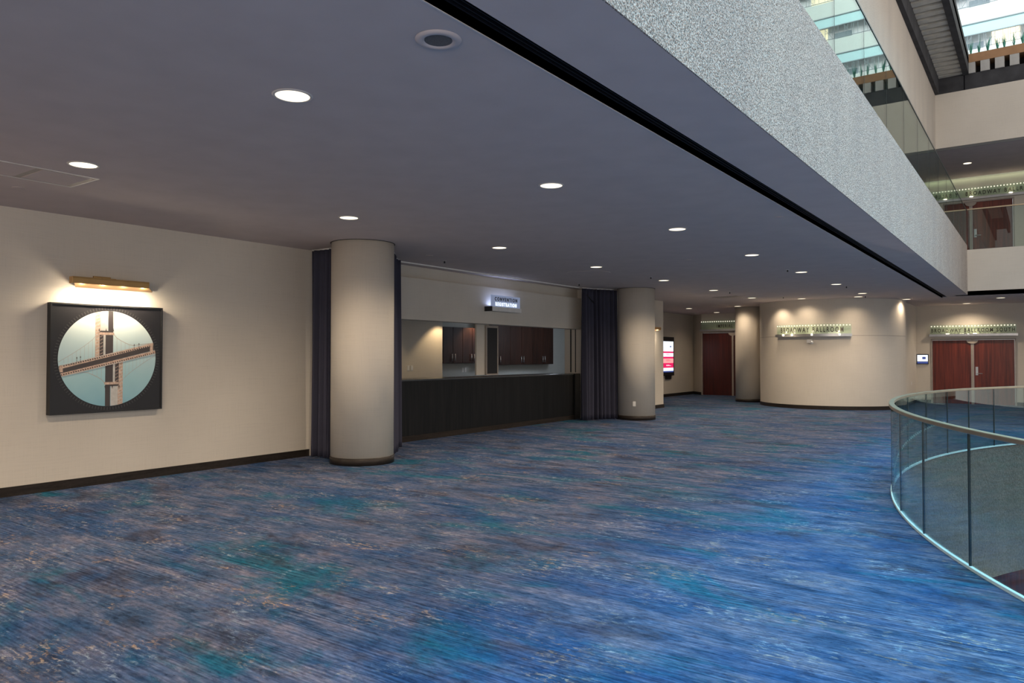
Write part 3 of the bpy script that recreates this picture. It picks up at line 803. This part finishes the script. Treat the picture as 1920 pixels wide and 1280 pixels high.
# dark structure above
ZS=9.25
mb=MB().box(XU-.6,-2.25,-8,YE+1.2,8.78,9.6,'dark_slab').box(-1.68,-1.54,-8,YE,9.18,9.75,'dark_slab').box(-2.25,-1.54,-8,YE+.5,9.45,9.6,'dark_slab')
struct(mb.build('trim_10',None,'auto'),'dark beam around the top of the atrium well','beam')
mb=MB().box(-2.25,9,YE,YE+.5,8.78,9.20,'dark_slab').box(-1.6,9,YE+.42,YE+.8,9.2,9.52,'dark_slab').box(-2.25,-1.6,YE,YE+.5,9.2,9.449,'dark_slab').box(-1.655,-1.635,YE-.01,YE,8.78,9.2,'slot')
struct(mb.build('trim_11',None,'auto'),'dark beam across the far end of the atrium well','beam')
mb=MB()
y=-2.0
while y<YE-.1:
    mb.box(-2.25,-1.68,y,y+.21,9.22,9.45,'slat'); y+=.345
so=mb.build('trim_12',None,'auto'); struct(so,'row of grey slats under the side ledge of the atrium','soffit')
pl=thing('planter_box','long orange brown planter ledge above the far beam','planter',(3,YE,9.5))
box('front_board',-1.6,9,YE-.02,YE+.05,9.50,9.73,'orange',pl,0,None)
box('bottom_board',-1.6,9,YE+.05,YE+.8,9.50,9.54,'orange',pl,0,None); box('soil',-1.6,9,YE+.05,YE+.8,9.60,9.735,'dark_slab',pl,0,None)
proto=None
for k in range(28):
    x=-1.60+.327*k
    if proto is None:
        proto=MB().box(x,x+.21,YE-.04,YE+.42,9.20,9.49,'corbel').build('bracket_block',None,'auto',.006)
        tag(proto,'pale square bracket block below the orange planter ledge','bracket','pale bracket blocks under the planter ledge')
        b0=proto.location.copy()
    else:
        c=proto.copy(); COL.objects.link(c); c.location=b0+Vector((.327*k,0,0))
def plant():
    mb=MB()
    for j in range(18):
        a=random.uniform(0,2*PI); ln=random.uniform(.26,.50); lean=random.uniform(.06,.22); w=.012
        c,s=math.cos(a),math.sin(a); L_,R_=[],[]
        for i in range(6):
            t=i/5; r=ln*lean*t; z=ln*(t-.45*lean*t*t)
            ww=w*(1-t)**.6+.001
            L_.append((r*c-s*ww,r*s+c*ww,z)); R_.append((r*c+s*ww,r*s-c*ww,z))
        mb.grid([L_,R_],'leaf')
    return mb
pm=[]
for k in range(3):
    pass
pos=[(-1.48+.19*k+random.uniform(-.03,.03)) for k in range(34)]
protos=[]
for k,x in enumerate(pos):
    if k<4:
        o=plant().build('spider_plant',None,(0,0,0)); protos.append(o)
    else:
        o=protos[k%4].copy(); COL.objects.link(o); o.rotation_euler=(0,0,random.uniform(0,6))
    o.location=(x,YE+.20,9.735)
    tag(o,'spiky green plant in the orange planter ledge','plant','green plants in the planter ledge')

# ------------------------------------------------------------------ hotel tower facade far behind
tw=bpy.data.objects.new('wall_tower',None); COL.objects.link(tw); tw.location=(0,60,15); struct(tw,'white tower wall with stacked balconies above the atrium','wall')
YT=60; per=2.99; x0,x1=-10,26
mb=MB(); mb.box(x0,x1,YT+.5,YT+.7,12,52,'tower_in'); mb.build('rear_wall',tw)
for k in range(-1,9):
    zb=22.88+per*k      # balcony floor
    mb=MB().box(x0,x1,YT,YT+.5,zb-1.16,zb-.02,'tower'); mb.build('slab_face',tw)
    mb=MB().box(x0,x1,YT-.01,YT+.02,zb-1.22,zb-1.16,'rail_gray'); mb.build('dark_line',tw)  # thin dark line below each slab face
    mb=MB().box(x0,x1,YT+.05,YT+.1,zb+1.01,zb+per-1.22,'tower_b'); mb.build('blue_panel',tw)
    mb=MB().box(x0,x1,YT-.03,YT+.03,zb+.97,zb+1.03,'rail_gray').box(x0,x1,YT-.02,YT+.02,zb+.03,zb+.07,'rail_gray')
    x=x0
    i=0
    while x<x1:
        mb.box(x-.012,x+.012,YT-.015,YT+.015,zb+.05,zb+1.0,'rail_gray')
        if i%5==1: mb.bar((x,YT,zb+.1),(x+.55,YT,zb+.9),.012,'rail_gray'); mb.bar((x,YT,zb+.55),(x+.55,YT,zb+.55),.012,'rail_gray')
        x+=(.12,.3,.22,.45,.3)[i%5]; i+=1
    mb.build('balcony_rail',tw)
    for q in range(5):
        xa=-4.6+q*6.1+ (0.4 if k%2 else 0)
        box('lit_doorway',xa+2.0,xa+3.6,YT+.46,YT+.495,zb+.02,zb+1.1,'warmlit',tw,0,None)
        box('air_unit',xa+.3,xa+1.5,YT+.35,YT+.495,zb+.05,zb+.55,'tower_gray',tw,0,None)
struct(MB().box(-10.2,-4.85,30,60,9.8,52,'tower_b').build('wall_tower_side',None,'auto'),'pale blue side wall of the atrium tower','wall')

# ------------------------------------------------------------------ curved floor railing
rl=thing('curved_glass_railing','curved glass railing with bronze top rail around the floor opening','railing',(RC[0]-RR,RC[1],0))
ang=[130,135.3,140.5,146,151.5,156.8,161.6,166.2,171.5,177.3,183.3,189.4,195.5,200.9,206.4,212,217.5,223]
A=[math.radians(a) for a in ang]; g=.0004
for a,b in zip(A,A[1:]):
    MB().arc(RC[0],RC[1],RR-.006,RR+.006,.03,.985,a+g,b-g,'glass',10).build('glass_panel',rl)
for a in A[1:-1]:
    x=RC[0]+RR*math.cos(a); y=RC[1]+RR*math.sin(a)
    MB().box(-.008,.008,-.0055,.0055,.0,.985,'joint',Matrix.Translation((x,y,0)) @ Matrix.Rotation(a,4,'Z')).build('joint',rl)
mb=MB().arc(RC[0],RC[1],RR-.028,RR+.028,.985,1.02,A[0],A[-1],'bronze',140); mb.build('top_rail',rl,None,.006)
MB().arc(RC[0],RC[1],RR-.014,RR+.016,.0,.022,A[0],A[-1],'shoe',140).build('base_trim',rl)

# ------------------------------------------------------------------ daylight, side hall lamp and added fills
lamp('AREA','atrium_skylight',(3.6,7,13.5),2250,(.09,.60,.95),(0,0,0),shape='RECTANGLE',size=8,size_y=20,spread=1.5)
lamp('AREA','tower_skylight',(6,38,44),17000,(.93,1.0,.98),(math.radians(48),0,0),shape='RECTANGLE',size=30,size_y=20)
lamp('AREA','atrium_fill',(8.5,10,8.0),900,(1.0,.92,.84),(0,math.radians(75),0),shape='RECTANGLE',size=5,size_y=16)  # warm fill added to keep the upper walls beige
lamp('POINT','lower_wall_fill',(0,14.5,-3.2),90,WARM,shadow_soft_size=.2)  # added fill to brighten the red wall below, no fixture there
lamp('POINT','side_hall_light',(-7.6,.4,2.3),14,(1.0,.55,.34),shadow_soft_size=.3)
lamp('AREA','rear_fill',(2.2,-4.5,1.9),280,(1.0,.83,.66),(math.radians(90),0,math.radians(38)),shape='RECTANGLE',size=9,size_y=2.4)  # unseen warm fill added behind the camera for columns and walls
# interior of the registration room
lamp('SPOT','room_light',(-11.15,11.0,2.5),25,(1,.78,.48),(0,0,0),spot_size=1.9,spot_blend=.4,shadow_soft_size=.04)
lamp('SPOT','room_light',(-11.15,13.0,2.5),40,(1,.74,.42),(0,0,0),spot_size=1.9,spot_blend=.4,shadow_soft_size=.04)
lamp('SPOT','room_light',(-11.9,15.0,2.5),40,(1,.62,.35),(0,0,0),spot_size=2.2,spot_blend=.6,shadow_soft_size=.04)
lamp('POINT','room_fill',(-10.3,17.3,2.3),55,(.75,.85,1.0),shadow_soft_size=.3)

w=bpy.data.worlds.new('world'); S.world=w; w.use_nodes=True
w.node_tree.nodes['Background'].inputs[0].default_value=(.90,.88,.86,1); w.node_tree.nodes['Background'].inputs[1].default_value=.65

# ------------------------------------------------------------------ camera
cam=bpy.data.cameras.new('camera'); co=bpy.data.objects.new('camera',cam); COL.objects.link(co)
co.location=(0,0,1.55); co.rotation_euler=(math.radians(90+1.12),0,math.radians(35.7725))
cam.sensor_width=36; cam.lens=1381/1920*36; cam.clip_end=300
S.camera=co
S.view_settings.view_transform='Standard'; S.view_settings.look='None'; S.view_settings.exposure=0.14
S.cycles.use_denoising=True
S.cycles.max_bounces=7; S.cycles.transparent_max_bounces=16; S.cycles.sample_clamp_indirect=6
